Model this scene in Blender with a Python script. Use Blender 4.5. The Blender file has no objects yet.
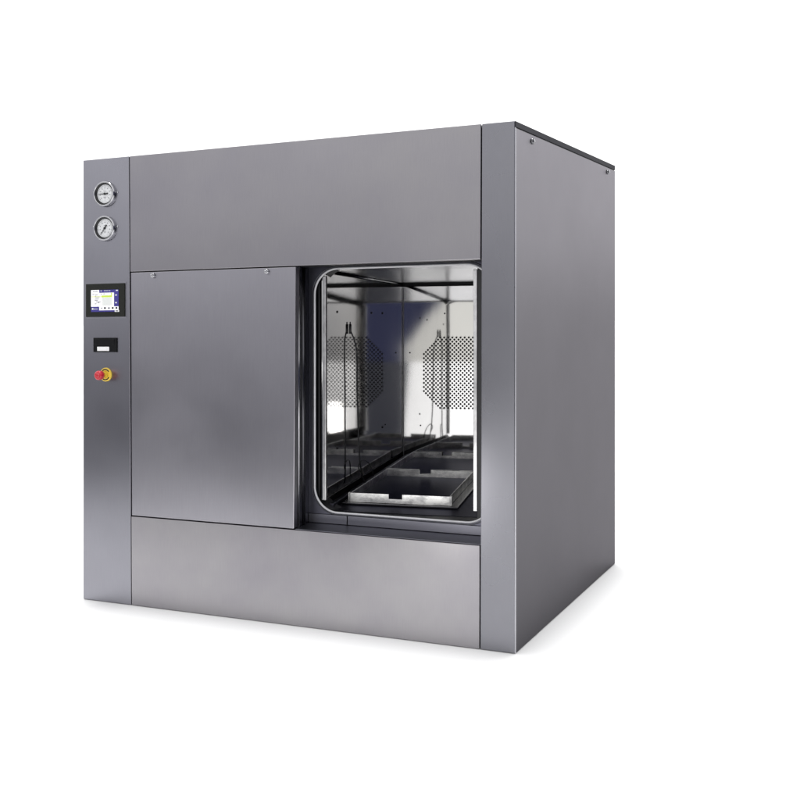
import bpy, bmesh, math, random
from mathutils import Vector, Matrix

random.seed(7)
scene = bpy.context.scene
col = scene.collection
SLOPE = 0.0454            # the floor (and the machine on it) rises gently towards the back

# ------------------------------------------------------------------ materials
def new_mat(name):
    m = bpy.data.materials.new(name)
    m.use_nodes = True
    nt = m.node_tree
    b = nt.nodes["Principled BSDF"]
    return m, nt, b

def ramp(nt, fac, stops):
    r = nt.nodes.new("ShaderNodeValToRGB")
    e = r.color_ramp.elements
    while len(e) < len(stops):
        e.new(0.5)
    for i, (p, c) in enumerate(stops):
        e[i].position = p
        e[i].color = (c, c, c, 1) if not isinstance(c, tuple) else (*c, 1)
    nt.links.new(fac, r.inputs[0])
    return r.outputs[0]

def noise(nt, scale, vec_scale=(1, 1, 1), detail=3, rough=0.5, loc=(0, 0, 0)):
    tc = nt.nodes.new("ShaderNodeTexCoord")
    mp = nt.nodes.new("ShaderNodeMapping")
    mp.inputs["Scale"].default_value = vec_scale
    mp.inputs["Location"].default_value = loc
    n = nt.nodes.new("ShaderNodeTexNoise")
    n.inputs["Scale"].default_value = scale
    n.inputs["Detail"].default_value = detail
    n.inputs["Roughness"].default_value = rough
    nt.links.new(tc.outputs["Object"], mp.inputs[0])
    nt.links.new(mp.outputs[0], n.inputs["Vector"])
    return n.outputs["Fac"]

def steel(name, base, rough, grain=(1, 1, 60), grain_strength=0.03, mottle=0.06, seed=0, tint=None, wave=0.3, brush=0.07):
    """Brushed stainless sheet: soft mottling in tone and gloss, fine brushing in the relief."""
    m, nt, b = new_mat(name)
    b.inputs["Metallic"].default_value = 1.0
    f = noise(nt, 2.3, (1, 1, 1), 4, 0.55, (seed * 3.1, seed * 1.7, seed))
    lo = tuple(c * (1 - mottle) for c in base)
    hi = tuple(c * (1 + mottle) for c in (tint or base))
    g = noise(nt, 14, grain, 4, 0.65)
    mx = nt.nodes.new("ShaderNodeMix"); mx.data_type = "RGBA"; mx.blend_type = "MULTIPLY"
    cs = [i for i in mx.inputs if i.type == "RGBA"]
    mx.inputs["Factor"].default_value = 1.0
    nt.links.new(ramp(nt, f, [(0.3, lo), (0.7, hi)]), cs[0])
    nt.links.new(ramp(nt, g, [(0.3, 1 - brush), (0.7, 1.0)]), cs[1])
    nt.links.new([o for o in mx.outputs if o.type == "RGBA"][0], b.inputs["Base Color"])
    g2 = noise(nt, 3.1, (1, 1, 1), 3, 0.5, (seed, 4.0, 2.0))
    nt.links.new(ramp(nt, g2, [(0.3, rough * 0.94), (0.7, rough * 1.06)]), b.inputs["Roughness"])
    bp = nt.nodes.new("ShaderNodeBump")
    bp.inputs["Strength"].default_value = grain_strength
    bp.inputs["Distance"].default_value = 0.002
    if grain_strength > 0:
        nt.links.new(g, bp.inputs["Height"])
    wv = nt.nodes.new("ShaderNodeBump")                 # sheet metal is never quite flat
    wv.inputs["Strength"].default_value = wave
    wv.inputs["Distance"].default_value = 0.02
    nt.links.new(noise(nt, 1.7, (1, 1, 1), 1, 0.4, (seed * 2.0, 1.0, seed)), wv.inputs["Height"])
    nt.links.new(wv.outputs[0], bp.inputs["Normal"])
    nt.links.new(bp.outputs[0], b.inputs["Normal"])
    return m

def plain(name, c, rough=0.5, metal=0.0, coat=0.0, emit=0.0, vary=0.06):
    m, nt, b = new_mat(name)
    f = noise(nt, 40, (1, 1, 1), 3)
    nt.links.new(ramp(nt, f, [(0.3, tuple(x * (1 - vary) for x in c)), (0.7, tuple(min(1, x * (1 + vary)) for x in c))]),
                 b.inputs["Base Color"])
    b.inputs["Roughness"].default_value = rough
    b.inputs["Metallic"].default_value = metal
    b.inputs["Coat Weight"].default_value = coat
    if emit:
        b.inputs["Emission Color"].default_value = (*c, 1)
        b.inputs["Emission Strength"].default_value = emit
    return m

M = {}
M["front"] = steel("brushed_steel_sheet", (0.300, 0.291, 0.316), 0.30, (40, 40, 1), 0.0, 0.05, 1, (0.304, 0.295, 0.308))
M["column"] = steel("brushed_steel_upright", (0.300, 0.298, 0.330), 0.29, (40, 40, 1), 0.0, 0.05, 2)
M["bottom"] = steel("brushed_steel_plinth", (0.318, 0.305, 0.330), 0.30, (40, 40, 1), 0.0, 0.05, 15, (0.352, 0.342, 0.350))
M["corner"] = steel("brushed_steel_corner", (0.232, 0.232, 0.254), 0.27, (40, 40, 1), 0.0, 0.05, 17)
M["side"] = steel("darkened_steel_side", (0.142, 0.140, 0.148), 0.30, (40, 40, 1), 0.0, 0.03, 3, None, 0.2)  # same steel as the front, darkened to stand in for dimmer reflections
M["trim"] = steel("dark_trim_steel", (0.055, 0.055, 0.06), 0.5, (1, 40, 40), 0.03, 0.06, 4)
M["door"] = steel("brushed_steel_door", (0.370, 0.362, 0.394), 0.31, (40, 40, 1), 0.0, 0.05, 5)
M["flange"] = steel("dark_steel_flange", (0.12, 0.12, 0.15), 0.35, (40, 1, 1), 0.05, 0.08, 6)
M["track"] = steel("dark_steel_track", (0.10, 0.10, 0.11), 0.22, (40, 40, 1), 0.04, 0.08, 7)
M["sill"] = steel("sill_steel", (0.20, 0.20, 0.23), 0.35, (1, 40, 40), 0.04, 0.08, 8)
M["mirror"] = steel("polished_chamber_steel", (0.69, 0.685, 0.68), 0.04, (1, 1, 1), 0.0, 0.04, 9, None, 0.05, 0.0)
M["ceiling"] = steel("brushed_chamber_ceiling", (0.20, 0.20, 0.22), 0.20, (30, 1, 1), 0.05, 0.06, 10)
M["tray"] = steel("worn_tray_steel", (0.74, 0.74, 0.73), 0.30, (1, 1, 1), 0.03, 0.15, 11)
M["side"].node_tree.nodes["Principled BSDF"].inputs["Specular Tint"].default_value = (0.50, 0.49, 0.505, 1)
M["trim"].node_tree.nodes["Principled BSDF"].inputs["Specular Tint"].default_value = (0.45, 0.45, 0.45, 1)
def wear(m, lo, hi, sc, vec):
    """scuffed patches: the tone swings between worn-bright and dull along the metal"""
    nt = m.node_tree; b = nt.nodes["Principled BSDF"]
    nt.links.new(ramp(nt, noise(nt, sc, vec, 6, 0.7), [(0.36, lo), (0.5, tuple((a + c) / 2 for a, c in zip(lo, hi))), (0.62, hi)]), b.inputs["Base Color"])
wear(M["tray"], (0.36, 0.36, 0.37), (0.90, 0.90, 0.88), 14, (1, 1, 2))
M["pan"] = steel("dark_tray_pan", (0.036, 0.036, 0.044), 0.34, (1, 1, 1), 0.05, 0.2, 12)
M["pan"].node_tree.nodes["Principled BSDF"].inputs["Specular Tint"].default_value = (0.5, 0.5, 0.55, 1)
M["chrome"] = plain("polished_chrome", (0.50, 0.50, 0.52), 0.10, 1.0)
M["strip"] = steel("polished_edge_strip", (0.72, 0.72, 0.71), 0.30, (1, 1, 6), 0.08, 0.05, 13)
wear(M["strip"], (0.50, 0.50, 0.50), (0.80, 0.80, 0.79), 18, (1, 1, 0.6))
M["edge"] = steel("edge_highlight_steel", (0.46, 0.46, 0.49), 0.34, (1, 1, 6), 0.03, 0.08, 14)
M["bolt"] = plain("bolt_steel", (0.45, 0.45, 0.47), 0.18, 1.0)
M["gap"] = plain("shadow_gap_black", (0.008, 0.008, 0.010), 0.6)
M["dark_bolt"] = plain("dark_bolt_steel", (0.16, 0.16, 0.17), 0.22, 1.0)
M["rubber"] = plain("black_rubber", (0.012, 0.012, 0.014), 0.45)
M["gasket"] = plain("pale_silicone_gasket", (0.62, 0.62, 0.64), 0.3, 0.0, 0.3)
M["dial"] = plain("white_dial", (0.82, 0.83, 0.84), 0.35)
M["ink"] = plain("black_ink", (0.012, 0.012, 0.014), 0.4)
M["grey_ink"] = plain("grey_ink", (0.22, 0.22, 0.24), 0.4)
M["bezel"] = plain("dark_plastic_bezel", (0.014, 0.015, 0.012), 0.55)
M["bezel"].node_tree.nodes["Principled BSDF"].inputs["Specular IOR Level"].default_value = 0.25
M["printer"] = plain("black_plastic", (0.003, 0.003, 0.004), 0.4)
M["printer"].node_tree.nodes["Principled BSDF"].inputs["Specular IOR Level"].default_value = 0.2
M["label"] = plain("white_paper", (0.85, 0.85, 0.85), 0.6)
M["red"] = plain("red_plastic", (0.55, 0.015, 0.03), 0.3, 0, 0.4)
M["yellow"] = plain("yellow_plastic", (0.80, 0.56, 0.06), 0.4)
M["cable"] = plain("black_cable", (0.010, 0.010, 0.012), 0.4)
M["scr_white"] = plain("screen_white", (0.80, 0.80, 0.82), 0.5, 0, 0, 0.45, 0.01)
M["scr_blue"] = plain("screen_blue", (0.035, 0.028, 0.20), 0.5, 0, 0, 0.35, 0.01)
M["scr_lime"] = plain("screen_lime", (0.50, 0.66, 0.08), 0.5, 0, 0, 0.35, 0.01)
M["scr_pale"] = plain("screen_pale_lime", (0.74, 0.78, 0.50), 0.5, 0, 0, 0.35, 0.01)
M["scr_grey"] = plain("screen_grey", (0.62, 0.64, 0.62), 0.5, 0, 0, 0.35, 0.01)

# ------------------------------------------------------------------ geometry helpers
class Frame:
    """Local axes: a point (u, v, z) -> world, with the slope of the floor built into the height."""
    def __init__(s, o, ux, vx, rise):
        s.o, s.u, s.v, s.r = Vector(o), Vector(ux), Vector(vx), rise
    def __call__(s, u, v, z):
        x = s.o.x + s.u[0] * u + s.v[0] * v
        y = s.o.y + s.u[1] * u + s.v[1] * v
        return Vector((x, y, z + s.o.z + s.r[0] * u + s.r[1] * v))

MACH = Frame((0, 0, 0), (1, 0), (0, 1), (0, SLOPE))
_d = (-0.13519, 0.99082)
CHAM = Frame((1.0943, 0.12, 0), (_d[1], -_d[0]), _d, (0, 0.026477))
SIDE_L = 1.2521
_sd = (0.143316, 0.989677)
SIDE = Frame((1.9145, 0.0, 0), (_sd[1], -_sd[0]), _sd, (0, SLOPE * _sd[1]))   # u outward, v along the panel

def box(bm, F, u0, u1, v0, v1, z0, z1):
    vs = [bm.verts.new(F(u, v, z)) for u in (u0, u1) for v in (v0, v1) for z in (z0, z1)]
    for q in ((0, 1, 3, 2), (4, 6, 7, 5), (0, 4, 5, 1), (2, 3, 7, 6), (0, 2, 6, 4), (1, 5, 7, 3)):
        bm.faces.new([vs[i] for i in q])

def prism(bm, F, pts, v0, v1):
    """pts: outline in (u, z); extruded in v."""
    a = [bm.verts.new(F(u, v0, z)) for u, z in pts]
    b = [bm.verts.new(F(u, v1, z)) for u, z in pts]
    bm.faces.new(a); bm.faces.new(b[::-1])
    n = len(pts)
    for i in range(n):
        j = (i + 1) % n
        bm.faces.new((a[j], a[i], b[i], b[j]))

def lathe(bm, F, cu, cz, prof, n=40, cv=0.0):
    """Revolve (radius, v) profile about the v axis through (cu, cz)."""
    rings = []
    for r, v in prof:
        if r < 1e-6:
            rings.append([bm.verts.new(F(cu, cv + v, cz))])
        else:
            rings.append([bm.verts.new(F(cu + r * math.cos(t), cv + v, cz + r * math.sin(t)))
                          for t in (2 * math.pi * i / n for i in range(n))])
    for a, b in zip(rings, rings[1:]):
        for i in range(n):
            j = (i + 1) % n
            if len(a) == 1 and len(b) == 1:
                continue
            if len(a) == 1:
                bm.faces.new((a[0], b[i], b[j]))
            elif len(b) == 1:
                bm.faces.new((a[i], b[0], a[j]))
            else:
                bm.faces.new((a[i], b[i], b[j], a[j]))

def tube(bm, pts, r, n=10, closed=False):
    pts = [Vector(p) for p in pts]
    N = len(pts)
    rings = []
    up = None
    for i, p in enumerate(pts):
        if closed:
            t = (pts[(i + 1) % N] - pts[i - 1]).normalized()
        else:
            t = (pts[min(i + 1, N - 1)] - pts[max(i - 1, 0)]).normalized()
        if up is None:
            up = Vector((0.13, 0.98, 0.1)) if abs(t.y) < 0.8 else Vector((1, 0, 0))
        up = (up - t * up.dot(t)).normalized()
        w = t.cross(up)
        rings.append([bm.verts.new(p + (up * math.cos(a) + w * math.sin(a)) * r)
                      for a in (2 * math.pi * k / n for k in range(n))])
    rng = range(N) if closed else range(N - 1)
    for i in rng:
        a, b = rings[i], rings[(i + 1) % N]
        for k in range(n):
            l = (k + 1) % n
            bm.faces.new((a[k], a[l], b[l], b[k]))
    if not closed:
        bm.faces.new(rings[0][::-1]); bm.faces.new(rings[-1])

def spline(pts, per=8):
    pts = [Vector(p) for p in pts]
    P = [pts[0] * 2 - pts[1]] + pts + [pts[-1] * 2 - pts[-2]]
    out = []
    for i in range(1, len(P) - 2):
        for k in range(per):
            t = k / per
            a, b, c, d = P[i - 1], P[i], P[i + 1], P[i + 2]
            out.append(0.5 * ((2 * b) + (c - a) * t + (2 * a - 5 * b + 4 * c - d) * t * t + (3 * b - a - 3 * c + d) * t ** 3))
    out.append(pts[-1])
    return out

def rrect(u0, u1, z0, z1, r, n=12):
    out = []
    for cu, cz, a0 in ((u1 - r, z1 - r, 0), (u0 + r, z1 - r, 90), (u0 + r, z0 + r, 180), (u1 - r, z0 + r, 270)):
        for k in range(n + 1):
            a = math.radians(a0 + 90 * k / n)
            out.append((cu + r * math.cos(a), cz + r * math.sin(a)))
    return out

def link(name, bm, mats, parent=None, bevel=0.0, smooth=False, segs=2):
    bmesh.ops.recalc_face_normals(bm, faces=bm.faces)
    me = bpy.data.meshes.new(name)
    bm.to_mesh(me); bm.free()
    for m in (mats if isinstance(mats, (list, tuple)) else [mats]):
        me.materials.append(m)
    o = bpy.data.objects.new(name, me)
    col.objects.link(o)
    if smooth:
        for p in me.polygons:
            p.use_smooth = True
    if bevel:
        md = o.modifiers.new("edge", "BEVEL")
        md.width = bevel; md.segments = segs; md.limit_method = "ANGLE"; md.angle_limit = math.radians(40)
        md.harden_normals = False
    if parent is not None:
        o.parent = parent
        q = parent
        L = Vector((0, 0, 0))
        while q is not None:
            L = L + q.location; q = q.parent
        if L.length > 0:
            me.transform(Matrix.Translation(-L))
    return o

def empty(name, loc, label, cat, group=None):
    o = bpy.data.objects.new(name, None)
    o.location = loc
    o.empty_display_size = 0.1
    col.objects.link(o)
    o["label"] = label; o["category"] = cat
    if group: o["group"] = group
    return o

# ------------------------------------------------------------------ the machine
root = empty("steam_sterilizer", (0.957, 0.6, 0.6 * SLOPE),
             "large brushed steel steam sterilizer cabinet with its sliding door half open", "sterilizer")

# seams run very slightly out of plumb, as on the real sheet-metal cladding
def sL(z): return 0.2533 - 0.0105 * z / 1.9       # seam beside the control column
def sR(z): return 1.7822 + 0.0065 * z / 1.9       # seam beside the corner column
G = 0.0016

def panel(name, mat, z0, z1, v0=0.0, v1=0.04, left=None, right=None, bevel=0.0022):
    bm = bmesh.new()
    l = left if left else (lambda z: sL(z) + G)
    r = right if right else (lambda z: sR(z) - G)
    prism(bm, MACH, [(l(z0), z0), (r(z0), z0), (r(z1), z1), (l(z1), z1)], v0, v1)
    return link(name, bm, mat, root, bevel)

H = 1.9
control_column = panel("control_column", M["column"], 0.0, H, 0, 0.05, lambda z: 0.0, lambda z: sL(z) - G)
corner_column = panel("corner_column", M["corner"], 0.0, H, 0, 0.05, lambda z: sR(z) + G, lambda z: 1.9125, 0.003)
top_panel = panel("top_panel", M["front"], 1.4105, H, 0, 0.05)
bottom_panel = panel("bottom_panel", M["bottom"], 0.0, 0.3745, 0, 0.05)
door_r = lambda z: 1.0247 + 0.0085 * (z - 0.378) / 1.03
sliding_door = panel("sliding_door", M["door"], 0.3785, 1.4068, 0.003, 0.036, None, door_r, 0.0025)
for x in (0.3621, 0.905):
    bm = bmesh.new()
    lathe(bm, MACH, x, 1.3925, [(0.0115, 0.004), (0.0112, -0.004), (0.0085, -0.0075), (0.0048, -0.0085), (0.0045, -0.005), (0, -0.005)], 24)
    link("bolt", bm, M["bolt"], sliding_door, smooth=True)

# dark carcass that shows in the seams and closes the top, back and far side
bm = bmesh.new()
box(bm, MACH, 0.004, 1.02, 0.0525, 0.09, 0.004, 1.895)
box(bm, MACH, 1.792, 1.905, 0.0525, 0.09, 0.004, 1.895)
box(bm, MACH, 1.02, 1.792, 0.0525, 0.09, 0.004, 0.36)
box(bm, MACH, 1.02, 1.792, 0.0525, 0.09, 1.425, 1.895)
link("carcass", bm, M["gap"], root)

# cladding: side sheet (it flares a little to the back), roof trim, far side, roof and back
bm = bmesh.new()
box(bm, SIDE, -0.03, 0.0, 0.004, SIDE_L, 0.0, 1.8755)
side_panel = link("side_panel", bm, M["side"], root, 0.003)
bm = bmesh.new()
for c in (-0.0135,):
    box(bm, SIDE, -0.0035, 0.0008, -0.0005, 0.0045, 0.0, 1.8765)
link("corner_edge", bm, M["edge"], root, 0.0015)  # fold drawn in lighter steel to stand for its highlight
bm = bmesh.new()
box(bm, SIDE, -0.03, 0.0, 0.002, SIDE_L + 0.001, 1.8785, 1.9)
link("roof_trim", bm, M["trim"], root, 0.002)
bm = bmesh.new()
box(bm, SIDE, -0.028, -0.004, 0.01, SIDE_L - 0.001, 1.868, 1.886)
link("trim_backing", bm, M["gap"], root)
for v, z in ((0.1657, 1.8518), (1.1305, 1.855)):
    bm = bmesh.new()
    class SF:
        pass
    f = lambda u, w, zz, v=v: SIDE(-w, v + u, zz)
    lathe(bm, f, 0.0, z, [(0.0115, 0.001), (0.011, -0.004), (0.008, -0.008), (0.004, -0.0095), (0, -0.0095)], 24)
    link("screw", bm, M["dark_bolt"], side_panel, smooth=True)
bm = bmesh.new()
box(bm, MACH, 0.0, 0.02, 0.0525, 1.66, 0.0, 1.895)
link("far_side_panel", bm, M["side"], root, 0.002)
bm = bmesh.new()
pr = SIDE(-0.03, SIDE_L, 0)
pts = [(0.0, 0.052), (1.89, 0.052), (pr.x - 0.002, pr.y), (1.74, 1.66), (0.0, 1.66)]
a = [bm.verts.new(MACH(x, y, 1.897)) for x, y in pts]; b = [bm.verts.new(MACH(x, y, 1.912 - 0.014)) for x, y in pts]
bm.faces.new(a); bm.faces.new(b[::-1])
for i in range(5):
    bm.faces.new((a[i], a[(i + 1) % 5], b[(i + 1) % 5], b[i]))
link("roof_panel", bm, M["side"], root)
bm = bmesh.new()
a = [bm.verts.new(MACH(x, y, 0)) for x, y in ((0.02, 1.658), (1.738, 1.658), (pr.x - 0.004, pr.y - 0.002), (pr.x - 0.024, pr.y - 0.002), (1.722, 1.642), (0.02, 1.642))]
b = [bm.verts.new(v.co + Vector((0, 0, 1.895))) for v in a]
bm.faces.new(a); bm.faces.new(b[::-1])
for i in range(6):
    bm.faces.new((a[i], a[(i + 1) % 6], b[(i + 1) % 6], b[i]))
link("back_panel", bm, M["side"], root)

# ---------------------------------------------------------------- gauges
def gauge(cx, cz, ang, seed, temp):
    g = None
    bm = bmesh.new()
    lathe(bm, MACH, cx, cz, [(0.0550, 0.001), (0.0550, -0.006), (0.0535, -0.012), (0.0512, -0.0145), (0.0482, -0.0142), (0.0465, -0.011),
                             (0.0450, -0.004)], 56)
    g = link("pressure_gauge", bm, M["chrome"], root, smooth=True)
    bm = bmesh.new()
    lathe(bm, MACH, cx, cz, [(0.0472, -0.0130), (0.0445, -0.0080), (0.0402, -0.0060), (0.0398, -0.0035)], 56)
    link("inner_ring", bm, M["rubber"], g, smooth=True)
    bm = bmesh.new()
    lathe(bm, MACH, cx, cz, [(0.0412, -0.0042), (0, -0.0042)], 56)
    link("dial", bm, M["dial"], g)
    bm = bmesh.new()
    # scale ticks, figures and the small print under the pivot
    for k in range(41):
        a = math.radians(225 - 270 * k / 40)
        big = k % 5 == 0
        r0, r1 = (0.0305 if big else 0.0335), 0.037
        w = 0.0007 if big else 0.0004
        c, s = math.cos(a), math.sin(a)
        q = [(cx + r * c + o * s, cz + r * s - o * c) for r, o in ((r0, -w), (r0, w), (r1, w), (r1, -w))]
        prism(bm, MACH, q, -0.0046, -0.0043)
        if big:
            fx, fz = cx + 0.0255 * c, cz + 0.0255 * s
            for j in range(2):
                box(bm, MACH, fx - 0.0026 + j * 0.003, fx - 0.0006 + j * 0.003, -0.0046, -0.0043, fz - 0.0018, fz + 0.0018)
    for j, (dz, hw) in enumerate(((-0.014, 0.007), (-0.019, 0.004), (0.012, 0.006))):
        x = cx - hw
        while x < cx + hw:
            box(bm, MACH, x, x + 0.0016, -0.0046, -0.0043, cz + dz - 0.0010, cz + dz + 0.0010)
            x += 0.0024
    link("scale", bm, M["grey_ink"], g)
    bm = bmesh.new()
    c, s = math.cos(ang), math.sin(ang)
    def P(r, o): return (cx + r * c + o * s, cz + r * s - o * c)
    prism(bm, MACH, [P(-0.017, -0.0034), P(-0.017, 0.0034), P(0, 0.0022), P(0.034, 0.0006), P(0.034, -0.0006), P(0, -0.0022)], -0.0075, -0.0065)
    lathe(bm, MACH, cx, cz, [(0.0048, -0.005), (0.0048, -0.0085), (0, -0.009)], 20)
    link("needle", bm, M["ink"], g)
    for sx in (-1, 1):
        bm = bmesh.new()
        zz = cz + (0.004 if sx > 0 else 0.010)
        lathe(bm, MACH, cx + sx * 0.0625, zz, [(0.0042, 0.001), (0.0040, -0.002), (0.0022, -0.0035), (0, -0.0036)], 16)
        link("mounting_screw", bm, M["bolt"], g, smooth=True)
    return g
g1 = gauge(0.1192, 1.7475, math.radians(181), 1, True)
g1["label"] = "gauge with its needle pointing level"
g2 = gauge(0.1192, 1.6005, math.radians(232), 2, False)
g2["label"] = "gauge with its needle pointing down"

# ---------------------------------------------------------------- touch screen
bm = bmesh.new()
box(bm, MACH, 0.0185, 0.2225, -0.006, 0.001, 1.2212, 1.3632)
screen = link("touch_screen", bm, M["bezel"], root, 0.0018)
bm = bmesh.new()
box(bm, MACH, 0.0125, 0.2285, -0.0015, 0.001, 1.2155, 1.3690)
link("screen_flange", bm, M["column"], screen, 0.0008)
SX, SZ = 0.0480, 1.3365                # display's upper corner
k = 0.00385 / 16 * 1.0                 # one photographed pixel in metres /16
def SXp(p): return SX + (p - 190) * 0.000327
def SZp(p): return SZ - (p - 240) * 0.000259
bm = bmesh.new()
def rect(x0, z0, x1, z1, lay):
    f = -0.0060 - 0.0004 * lay
    box(bm, MACH, SXp(x0), SXp(x1), f - 0.0004, f + 0.0003, SZp(z1), SZp(z0))
rect(190, 240, 632, 602, 1)
link("display", bm, M["scr_blue"], screen)
bm = bmesh.new()
rect(190, 240, 322, 290, 2); rect(190, 288, 560, 516, 2); rect(322, 516, 632, 577, 2); rect(572, 577, 640, 606, 2)
link("menu_page", bm, M["scr_white"], screen)
bm = bmesh.new()
rect(362, 333, 528, 365, 3); rect(512, 292, 528, 332, 3)
link("highlight_row", bm, M["scr_lime"], screen)
bm = bmesh.new()
rect(196, 338, 362, 362, 3)
link("highlight_tail", bm, M["scr_pale"], screen)
bm = bmesh.new()
rect(372, 370, 526, 500, 3)
link("list_pane", bm, M["scr_grey"], screen)
bm = bmesh.new()
for x0, x1, z in ((222, 250, 265), (256, 300, 265), (212, 250, 312), (262, 300, 318), (350, 366, 306), (390, 420, 306), (255, 275, 340),
                  (258, 332, 357), (252, 318, 390), (252, 300, 412), (270, 345, 437), (250, 282, 468), (300, 330, 455)):
    x = x0
    while x < x1:
        w = random.uniform(5, 11)
        rect(x, z - 4, min(x + w, x1), z + 4, 4)
        x += w + 3
link("menu_text", bm, M["ink"], screen)
for x0, z0, x1, z1, mt in ((402, 527, 430, 557, "ink"), (526, 527, 554, 557, "ink"), (586, 527, 614, 557, "ink"), (585, 583, 628, 597, "ink"),
                           (464, 530, 494, 556, "grey_ink"), (355, 532, 372, 552, "grey_ink")):
    bm = bmesh.new()
    rect(x0, z0, x1, z1, 4)
    link("menu_icon", bm, M[mt], screen)
for x0, z0, x1, z1 in ((581, 320, 605, 340), (581, 445, 605, 465), (590, 246, 622, 262), (205, 538, 228, 566)):
    bm = bmesh.new()
    rect(x0, z0, x1, z1, 3)
    link("menu_button", bm, M["scr_grey"], screen)
for xs, za, zb in (((236, 252, 268, 284), 548, 562), ((345, 358, 400, 416, 432, 448, 470, 490), 250, 262)):
    bm = bmesh.new()
    for x in xs: rect(x, za, x + 10, zb, 3)
    link("bar_text", bm, M["scr_grey"], screen)

# ---------------------------------------------------------------- printer slot
bm = bmesh.new()
box(bm, MACH, 0.0578, 0.1812, -0.005, 0.001, 1.0698, 1.1315)
printer = link("printer", bm, M["printer"], root, 0.0015)
bm = bmesh.new()
box(bm, MACH, 0.0700, 0.1690, -0.0062, -0.0045, 1.1008, 1.1250)
link("printer_lid", bm, M["printer"], printer, 0.0008)
bm = bmesh.new()
box(bm, MACH, 0.0800, 0.1425, -0.0068, -0.0045, 1.0750, 1.0928)
link("paper_label", bm, M["label"], printer, 0.0006)

# ---------------------------------------------------------------- emergency stop
ex, ez = 0.1225, 0.9737
bm = bmesh.new()
lathe(bm, MACH, ex, ez, [(0.0295, 0.001), (0.0295, -0.004), (0.0275, -0.0060), (0.014, -0.0064), (0.0135, -0.0060)], 44)
estop = link("emergency_stop", bm, M["yellow"], root, smooth=True)
for a0, a1 in ((35, 150), (215, 330)):
    bm = bmesh.new()
    n = 16
    pts = []
    for kk in range(n + 1):
        a = math.radians(a0 + (a1 - a0) * kk / n); pts.append((ex + 0.0245 * math.cos(a), ez + 0.0245 * math.sin(a)))
    for kk in range(n, -1, -1):
        a = math.radians(a0 + (a1 - a0) * kk / n); pts.append((ex + 0.0195 * math.cos(a), ez + 0.0195 * math.sin(a)))
    for i in range(n):
        q = [pts[i], pts[i + 1], pts[2 * n - i], pts[2 * n + 1 - i]]
        prism(bm, MACH, q, -0.0068, -0.0058)
    link("warning_band", bm, M["ink"], estop)
bm = bmesh.new()
lathe(bm, MACH, ex, ez, [(0.0130, -0.004), (0.0130, -0.026), (0.0150, -0.030)], 32)
link("collar", bm, M["yellow"], estop, smooth=True)
bm = bmesh.new()
lathe(bm, MACH, ex, ez, [(0.0125, -0.018), (0.0135, -0.030), (0.0190, -0.034), (0.0200, -0.040), (0.0200, -0.048), (0.0185, -0.053), (0.0150, -0.0560),
                         (0.0100, -0.0565), (0.0085, -0.0550), (0, -0.0550)], 40)
btn = link("button", bm, M["red"], estop, smooth=True)

# ---------------------------------------------------------------- recess round the chamber mouth
YR = 0.12
bm = bmesh.new()
box(bm, MACH, 1.000, 1.0300, 0.092, YR, 0.37, 1.412)
box(bm, MACH, 1.000, 1.0285, 0.046, 0.0915, 0.37, 1.412)
track = link("door_track", bm, M["track"], root, 0.002)
bm = bmesh.new()
tube(bm, [MACH(1.0268, 0.0412, z) for z in (0.380, 0.9, 1.4060)], 0.0044, 16)
link("track_lip", bm, M["chrome"], track, smooth=True)  # lip rounded into a rod to catch the lamp's highlight
bm = bmesh.new()
tube(bm, [MACH(1.0262, 0.078, z) for z in (0.381, 0.9, 1.4050)], 0.0085, 20)
link("glint_rod", bm, M["track"], track, smooth=True)  # rod added to catch a second, wider highlight
for z in (0.585, 1.225):
    bm = bmesh.new()
    f = lambda u, w, zz: MACH(1.0302 - w, 0.078 + u, zz)
    lathe(bm, f, 0, z, [(0.004, 0.002), (0.0035, -0.002), (0, -0.0025)], 14)
    link("rivet", bm, M["bolt"], track, smooth=True)

# flange plate with a rounded opening
RU0, RU1, RZ0, RZ1, RR = 1.0545, 1.800, 0.4215, 1.4040, 0.105
bm = bmesh.new()
outer = rrect(1.0302, 1.86, 0.4165, 1.425, 0.002)
inner = rrect(RU0, RU1, RZ0, RZ1, RR)
n = len(inner)
A = [bm.verts.new(MACH(u, YR, z)) for u, z in outer]
B = [bm.verts.new(MACH(u, YR, z)) for u, z in inner]
for i in range(n):
    j = (i + 1) % n
    bm.faces.new((A[i], A[j], B[j], B[i]))
flange = link("mouth_flange", bm, M["flange"], root)
# gasket bead and its steel retaining lip
bm = bmesh.new()
tube(bm, [MACH(u, YR - 0.002, z) for u, z in rrect(RU0 + 0.004, RU1 - 0.004, RZ0 + 0.004, RZ1 - 0.004, RR - 0.004, 16)], 0.0042, 10, True)
link("gasket", bm, M["gasket"], flange, smooth=True)
bm = bmesh.new()
tube(bm, [MACH(u, YR - 0.001, z) for u, z in rrect(RU0 - 0.0075, RU1 + 0.0075, RZ0 - 0.004, RZ1 + 0.004, RR + 0.004, 16)], 0.0022, 8, True)
link("gasket_lip", bm, M["track"], flange, smooth=True)
# throat, running back from the gasket to the chamber liner
bm = bmesh.new()
R0 = rrect(RU0, RU1, RZ0, RZ1, RR)
A = [bm.verts.new(MACH(u, YR, z)) for u, z in R0]
B = [bm.verts.new(MACH(u, YR + 0.10, z)) for u, z in R0]
for i in range(n):
    j = (i + 1) % n
    bm.faces.new((A[i], A[j], B[j], B[i]))
link("mouth_throat", bm, M["rubber"], flange, smooth=True)

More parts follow.
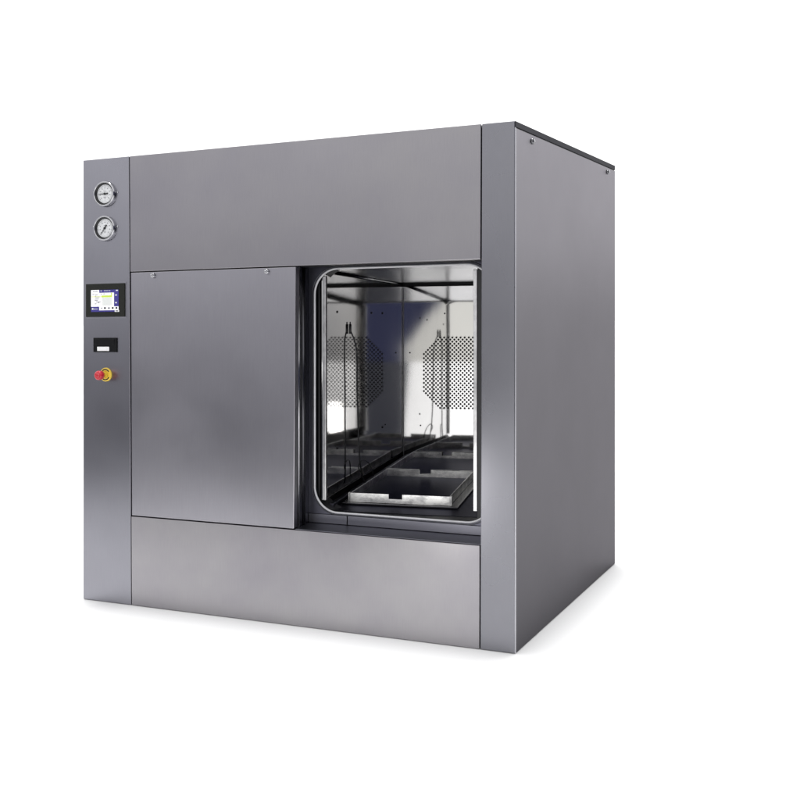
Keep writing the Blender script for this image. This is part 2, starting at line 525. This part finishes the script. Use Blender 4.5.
# stepped sill below the flange
bm = bmesh.new()
box(bm, MACH, 1.0302, 1.86, 0.004, YR - 0.003, 0.3755, 0.3785)
link("sill", bm, M["sill"], root, 0.002)
bm = bmesh.new()
box(bm, MACH, 1.0302, 1.1995, YR - 0.0020, YR + 0.02, 0.3790, 0.4150)
box(bm, MACH, 1.2025, 1.86, YR - 0.0020, YR + 0.02, 0.3790, 0.4150)
link("sill_riser", bm, M["sill"], root, 0.002)
bm = bmesh.new()
box(bm, MACH, 1.0302, 1.7835, 0.051, YR, 1.4085, 1.4250)
link("lintel", bm, M["gap"], root)

# ---------------------------------------------------------------- chamber
CW, CD, CZ0, CZ1, CEIL = 0.66, 1.40, 0.505, 1.378, 1.404
bm = bmesh.new()
# outer shell, dark, seen only in the gaps
box(bm, CHAM, -0.030, -0.022, 0.03, CD + 0.05, 0.40, 1.44)
box(bm, CHAM, CW + 0.03, CW + 0.038, 0.13, CD + 0.05, 0.40, 1.44)
box(bm, CHAM, -0.022, CW + 0.03, CD + 0.03, CD + 0.05, 0.40, 1.44)
chamber = link("chamber", bm, M["gap"], root)
bm = bmesh.new()
box(bm, CHAM, -0.010, 0.0, 0.015, CD + 0.004, 0.474, CZ1 + 0.012)
wl = link("wall_panel", bm, M["mirror"], chamber)
bm = bmesh.new()
box(bm, CHAM, CW, CW + 0.010, -0.048, CD + 0.004, CZ0, CZ1)
link("wall_panel", bm, M["mirror"], chamber)
bm = bmesh.new()
box(bm, CHAM, 0.0005, CW - 0.0005, CD, CD + 0.010, 0.436, CZ1 + 0.006)
wb = link("wall_panel", bm, M["mirror"], chamber)
bm = bmesh.new()
box(bm, CHAM, -0.022, CW + 0.03, 0.13, CD + 0.03, CEIL, CEIL + 0.01)
vs = [CHAM(-0.022, 0.13, CEIL), CHAM(CW + 0.03, 0.13, CEIL), MACH(RU1, YR + 0.1, CEIL - 0.003), MACH(RU0, YR + 0.004, CEIL - 0.003)]
bm.faces.new([bm.verts.new(v) for v in vs])
link("ceiling_panel", bm, M["ceiling"], chamber)
# coved rail where the ceiling meets the long wall
bm = bmesh.new()
pts = [CHAM(-0.004, v, CZ1 + 0.020) for v in (0.03, CD)]
tube(bm, pts, 0.0045, 10)
link("ceiling_rail", bm, M["ceiling"], chamber, smooth=True)
bm = bmesh.new()
box(bm, CHAM, -0.022, CW + 0.03, 0.02, CD + 0.03, 0.422, 0.432)
link("floor_panel", bm, M["pan"], chamber)
bm = bmesh.new()
box(bm, CHAM, 0.004, 0.026, 0.06, CD - 0.005, 0.4325, 0.452)
link("floor_rail", bm, M["flange"], chamber, 0.002)
# perforated fan guard on the back wall: a real punched plate
PCU, PCZ, PR, PITCH = 0.312, 0.911, 0.200, 0.0160
bm = bmesh.new(); bd = bmesh.new()
s2 = math.sqrt(0.5)
K = 19
for i in range(-K, K + 1):
    for j in range(-K, K + 1):
        a = (i - j) * PITCH * s2; b_ = (i + j) * PITCH * s2
        if max(abs(a), abs(b_)) > PR or abs(a) + abs(b_) > PR * 1.52:
            continue
        nn = 12
        hr = 0.0059
        def sq(t):
            c, s = math.cos(t), math.sin(t)
            h = PITCH / 2 / max(abs(math.cos(t - math.pi / 4)), abs(math.sin(t - math.pi / 4)))
            return c * h, s * h
        o_, h_, hb = [], [], []
        for q in range(nn):
            t = 2 * math.pi * q / nn
            x, z = sq(t)
            o_.append(bm.verts.new(CHAM(PCU + a + x, CD - 0.0035, PCZ + b_ + z)))
            c, s = math.cos(t), math.sin(t)
            h_.append(bm.verts.new(CHAM(PCU + a + hr * c, CD - 0.0035, PCZ + b_ + hr * s)))
            hb.append(bm.verts.new(CHAM(PCU + a + hr * c, CD - 0.0012, PCZ + b_ + hr * s)))
        for q in range(nn):
            w = (q + 1) % nn
            bm.faces.new((o_[q], o_[w], h_[w], h_[q]))
            bm.faces.new((h_[q], h_[w], hb[w], hb[q]))
        dv = [bd.verts.new(CHAM(PCU + a + hr * 1.05 * math.cos(2 * math.pi * q / nn), CD - 0.0010, PCZ + b_ + hr * 1.05 * math.sin(2 * math.pi * q / nn)))
              for q in range(nn)]
        bd.faces.new(dv)
guard = link("perforated_plate", bm, M["mirror"], chamber)
link("plate_holes", bd, M["gap"], chamber)
bm = bmesh.new()
tube(bm, [CHAM(0.004, CD - 0.004, z) for z in (0.452, 0.9, CZ1)], 0.0016, 8)
link("corner_bead", bm, M["gasket"], chamber, smooth=True)  # thin pale bead drawn along the corner
# panel screws
for v, z in ((0.19, 1.235), (0.74, 1.235), (0.95, 1.235), (0.19, 0.66), (0.95, 0.66)):
    bm = bmesh.new()
    f = lambda u, w, zz, v=v: CHAM(-w, v + u, zz)
    lathe(bm, f, 0, z, [(0.0055, 0.001), (0.005, -0.003), (0, -0.004)], 14)
    link("panel_screw", bm, M["gap"], chamber, smooth=True)
for u, z in ((0.235, 1.235), (0.10, 0.62), (0.04, 1.02)):
    bm = bmesh.new()
    f = lambda uu, w, zz, u=u: CHAM(u + uu, CD + w, zz)
    lathe(bm, f, 0, z, [(0.0045, 0.001), (0.004, -0.003), (0, -0.004)], 14)
    link("panel_screw", bm, M["gap"], chamber, smooth=True)
# upright polished edge strips of the liner at the mouth
bm = bmesh.new()
box(bm, MACH, 1.0880, 1.1040, YR + 0.006, YR + 0.020, 0.470, 1.372)
link("edge_strip", bm, M["strip"], chamber, 0.002)
bm = bmesh.new()
box(bm, MACH, 1.7215, 1.7365, YR + 0.002, YR + 0.016, 0.468, 1.380)
link("edge_strip", bm, M["strip"], chamber, 0.002)
bm = bmesh.new()
box(bm, MACH, 1.7370, 1.80, YR + 0.006, YR + 0.018, 0.44, 1.40)
link("mouth_seal", bm, M["rubber"], chamber)
bm = bmesh.new()
box(bm, MACH, 1.7368, 1.80, YR + 0.020, YR + 0.030, 0.44, 1.40)
link("seal_reflector", bm, M["mirror"], chamber)  # mirror plate added to lighten a dark band in the chamber reflections

# ---------------------------------------------------------------- loading trays (two, loose on the chamber floor)
def tray(name, u0, u1, v0, v1, label, notch):
    z0, z1 = 0.4345, 0.4785
    base = CHAM((u0 + u1) / 2, v0, 0.433)
    t = empty(name, base, label, "tray", "loading trays on the chamber floor")
    bm = bmesh.new()
    box(bm, CHAM, u0 - 0.030, u1 + 0.035, v0 - 0.018, v1 + 0.005, 0.4335, 0.4395)
    link("base_plate", bm, M["track"], t, 0.001)
    bm = bmesh.new()
    box(bm, CHAM, u0 + 0.004, u1 - 0.004, v0 + 0.004, v1 - 0.004, 0.441, 0.447)
    link("pan", bm, M["pan"], t)
    um = u0 + (u1 - u0) * notch
    for va, vb in ((v0, v0 + 0.004), (v1 - 0.004, v1)):
        bm = bmesh.new()
        prism(bm, CHAM, [(u0, z0 + 0.006), (u1, z0 + 0.006), (u1, z1), (um + 0.028, z1), (um + 0.028, z1 - 0.020), (um - 0.028, z1 - 0.020), (um - 0.028, z1), (u0, z1)], va, vb)
        link("notched_rail", bm, M["tray"], t, 0.0008)
    for ua, ub in ((u0, u0 + 0.004), (u1 - 0.004, u1)):
        bm = bmesh.new()
        box(bm, CHAM, ua, ub, v0 + 0.0045, v1 - 0.0045, z0 + 0.006, z1)
        link("plain_rail", bm, M["tray"], t, 0.0008)
    for ua in (u0 - 0.007, u1 + 0.001):
        bm = bmesh.new()
        box(bm, CHAM, ua, ua + 0.006, v0 - 0.002, v0 + 0.012, z0 + 0.006, z1 + 0.001)
        link("corner_post", bm, M["tray"], t, 0.001)
    return t
t1 = tray("loading_tray", 0.064, 0.488, 0.165, 0.780, "shallow steel loading tray nearest the open chamber mouth", 0.46)
t2 = tray("loading_tray", 0.064, 0.530, 0.802, 1.385, "shallow steel loading tray deeper inside, against the back wall", 0.40)

# ---------------------------------------------------------------- probe cable hanging on the wall
def CP(u, v, z): return CHAM(u, v, z)
cab = empty("sensor_cable", CP(0.02, 0.36, 0.45), "thin black sensor cable hanging in a loop down the mirrored chamber wall", "cable")
bm = bmesh.new()
tip = (0.010, 0.357, 1.150)
R_ = [tip, (0.020, 0.368, 1.120), (0.027, 0.385, 1.075), (0.029, 0.392, 1.02), (0.028, 0.395, 0.90), (0.030, 0.402, 0.78), (0.032, 0.410, 0.64), (0.036, 0.425, 0.54), (0.046, 0.45, 0.475), (0.058, 0.47, 0.462)]
tube(bm, spline([CP(*p) for p in R_]), 0.0034, 10)
loop = [(0.036, 0.43, 0.520), (0.032, 0.40, 0.548), (0.034, 0.44, 0.568), (0.040, 0.50, 0.560), (0.050, 0.55, 0.525), (0.056, 0.57, 0.480)]
tube(bm, spline([CP(*p) for p in loop]), 0.0026, 8)
link("lead", bm, M["cable"], cab, smooth=True)
bm = bmesh.new()
tube(bm, [CP(0.0075, 0.357, 1.140), CP(0.0075, 0.357, 1.162), CP(0.0075, 0.357, 1.182)], 0.0058, 12)
tube(bm, [CP(0.0075, 0.357, 1.180), CP(0.0075, 0.357, 1.192)], 0.003, 10)
link("probe_tip", bm, M["cable"], cab, smooth=True)

# ------------------------------------------------------------------ floor
bm = bmesh.new()
S = 60
YF = -2.5                                   # in front of this line the floor runs level
def FP(x, y, z):
    return Vector((x, y, z + SLOPE * max(y, YF)))
def sheet(bm, pts, z):
    bm.faces.new([bm.verts.new(FP(x, y, z)) for x, y in pts])
sheet(bm, ((-S, YF), (9.0, YF), (14.0, 8.0), (S, S), (-S, S)), -0.002)
sheet(bm, ((0.80, YF), (-10.5, -S), (24.0, -S), (2.44, YF)), -0.002)      # unseen wedge of white floor, added to brighten the chamber reflections
fm, nt, b = new_mat("white_studio_floor")
f = noise(nt, 1.2, (1, 1, 1), 3)
nt.links.new(ramp(nt, f, [(0.3, 0.715), (0.7, 0.735)]), b.inputs["Base Color"])
b.inputs["Roughness"].default_value = 0.7
b.inputs["Specular IOR Level"].default_value = 0.05
fl = link("floor", bm, fm)
fl["kind"] = "structure"
fl["label"] = "seamless white studio floor under the machine"

bm = bmesh.new()
sheet(bm, ((-S, -S), (S, -S), (S, YF), (-S, YF)), -0.012)
sheet(bm, ((-S, YF), (S, YF), (S, S), (-S, S)), -0.012)
gm, nt, b = new_mat("dark_reflection_floor")
nt.links.new(ramp(nt, noise(nt, 1.5), [(0.3, (0.020, 0.021, 0.028)), (0.7, (0.026, 0.027, 0.034))]), b.inputs["Base Color"])
b.inputs["Roughness"].default_value = 0.9
b.inputs["Specular IOR Level"].default_value = 0.03
gf = link("outer_floor", bm, gm)  # near-black sheet added out of view to darken what the steel reflects
gf["kind"] = "structure"
gf["label"] = "unseen dark floor added to darken the reflections in the steel"

# ------------------------------------------------------------------ studio light
w = bpy.data.worlds.new("World")
scene.world = w
w.use_nodes = True
nt = w.node_tree
bg = nt.nodes["Background"]
tc = nt.nodes.new("ShaderNodeTexCoord")
sep = nt.nodes.new("ShaderNodeSeparateXYZ")
nt.links.new(tc.outputs["Generated"], sep.inputs[0])
def dotnode(v):
    d = nt.nodes.new("ShaderNodeVectorMath"); d.operation = "DOT_PRODUCT"
    nt.links.new(tc.outputs["Generated"], d.inputs[0]); d.inputs[1].default_value = v
    return d.outputs["Value"]
def remap(val, a, b_, c, d, smooth=True):
    m = nt.nodes.new("ShaderNodeMapRange")
    m.interpolation_type = "SMOOTHSTEP" if smooth else "LINEAR"
    nt.links.new(val, m.inputs[0])
    for i, x in enumerate((a, b_, c, d)): m.inputs[i + 1].default_value = x
    return m.outputs[0]
def mixc(fac, A, B):
    m = nt.nodes.new("ShaderNodeMix"); m.data_type = "RGBA"
    nt.links.new(fac, m.inputs["Factor"])
    for s, x in (("A", A), ("B", B)):
        sock = [i for i in m.inputs if i.name == s and i.type == "RGBA"][0]
        if isinstance(x, (int, float)): sock.default_value = (x, x, x, 1)
        elif isinstance(x, tuple): sock.default_value = (*x, 1)
        else: nt.links.new(x, sock)
    return [o for o in m.outputs if o.type == "RGBA"][0]
fwd = (-0.36171, 0.93229, 0.0)
ahead = remap(dotnode(fwd), 0.05, 0.45, 0, 1)
def math_(op, a, b_=0.0):
    m = nt.nodes.new("ShaderNodeMath"); m.operation = op
    for i, x in enumerate((a, b_)):
        if isinstance(x, (int, float)): m.inputs[i].default_value = x
        else: nt.links.new(x, m.inputs[i])
    return m.outputs[0]
X, Y, Z = sep.outputs
# unseen glow shaped behind the camera for the steel to reflect: dim at eye level, brighter overhead, one broad bright bay facing the machine, dark beside it
zf = remap(Z, -0.2, 1.0, 0, 1, False)
dim = ramp(nt, zf, [(0.0, (0.30, 0.30, 0.32)), (0.15, (0.38, 0.38, 0.41)), (0.19, (0.52, 0.52, 0.555)), (0.235, (0.98, 0.98, 1.02)),
                    (0.33, (1.22, 1.22, 1.25)), (1.0, (1.1, 1.1, 1.1))])
ratio = math_("DIVIDE", X, math_("MAXIMUM", math_("MULTIPLY", Y, -1.0), 0.05))
edge = math_("SUBTRACT", math_("SUBTRACT", 0.393, math_("MULTIPLY", math_("MAXIMUM", Z, 0.0), 1.0)), ratio)
bay = math_("MULTIPLY", remap(edge, 0.0, 0.02, 0, 1), remap(ratio, -0.24, -0.06, 0, 1))
bay = math_("MULTIPLY", bay, math_("MULTIPLY", remap(Z, 0.55, 0.75, 1, 0), remap(Z, -0.40, -0.25, 0, 1)))
dark = math_("MULTIPLY", remap(edge, 0.02, 0.0, 0, 1), remap(math_("ABSOLUTE", Z), 0.25, 0.40, 1, 0))
back = mixc(bay, dim, (0.92, 0.91, 0.87))
back = mixc(dark, back, (0.050, 0.055, 0.110))
FW = nt.nodes.new("ShaderNodeVectorMath"); FW.operation = "SCALE"
FW.inputs[0].default_value = (1, 1, 1)
side_glow = math_("MULTIPLY", remap(dotnode((0.9323, 0.3617, 0.0)), 0.42, 0.62, 0, 1), remap(Z, -0.03, 0.14, 0, 1.75))   # made-up glow added to brighten the top of the side panel
nt.links.new(math_("ADD", remap(Z, 0.0, 0.35, 1.10, 1.75), side_glow), FW.inputs["Scale"])
colr = mixc(ahead, back, FW.outputs[0])
nt.links.new(colr, bg.inputs["Color"])
bg.inputs["Strength"].default_value = 1.0

def area(name, loc, target, size, power, color=(1, 1, 1)):
    l = bpy.data.lights.new(name, "AREA")
    l.shape = "RECTANGLE"; l.size, l.size_y = size
    l.energy = power; l.color = color
    o = bpy.data.objects.new(name, l)
    o.location = loc
    o.rotation_euler = (Vector(target) - Vector(loc)).to_track_quat("-Z", "Y").to_euler()
    col.objects.link(o)
    return o
sl = bpy.data.lights.new("overhead_light", "SUN")
sl.energy = 2.8; sl.angle = math.radians(9)
so = bpy.data.objects.new("overhead_light", sl)
so.location = (1, 0, 6)
so.rotation_euler = Vector((0.034, -0.036, -1.0)).to_track_quat("-Z", "Y").to_euler()
col.objects.link(so)

area("hot_spot_lamp", (1.335, -1.2, 0.385), (1.45, 0.3, 0.60), (0.115, 0.42), 1.0, (1.0, 0.98, 0.96))  # unseen lamp added for the white spot reflected in the chamber wall

# ------------------------------------------------------------------ camera
cd = bpy.data.cameras.new("camera")
cd.sensor_width = 36; cd.lens = 36 * 900 / 800
cd.shift_y = -(400 - 344.5) / 800
cd.clip_start = 0.05; cd.clip_end = 500
cam = bpy.data.objects.new("camera", cd)
cam.location = (2.69089, -3.13982, 1.10227)
cam.rotation_euler = (math.radians(90), 0, math.radians(21.20513))
col.objects.link(cam)
scene.camera = cam

scene.view_settings.view_transform = "Standard"
scene.view_settings.look = "None"
scene.view_settings.exposure = 0.0
scene.view_settings.gamma = 1.0
scene.cycles.max_bounces = 12
scene.cycles.glossy_bounces = 10
scene.cycles.diffuse_bounces = 4
scene.cycles.use_denoising = True
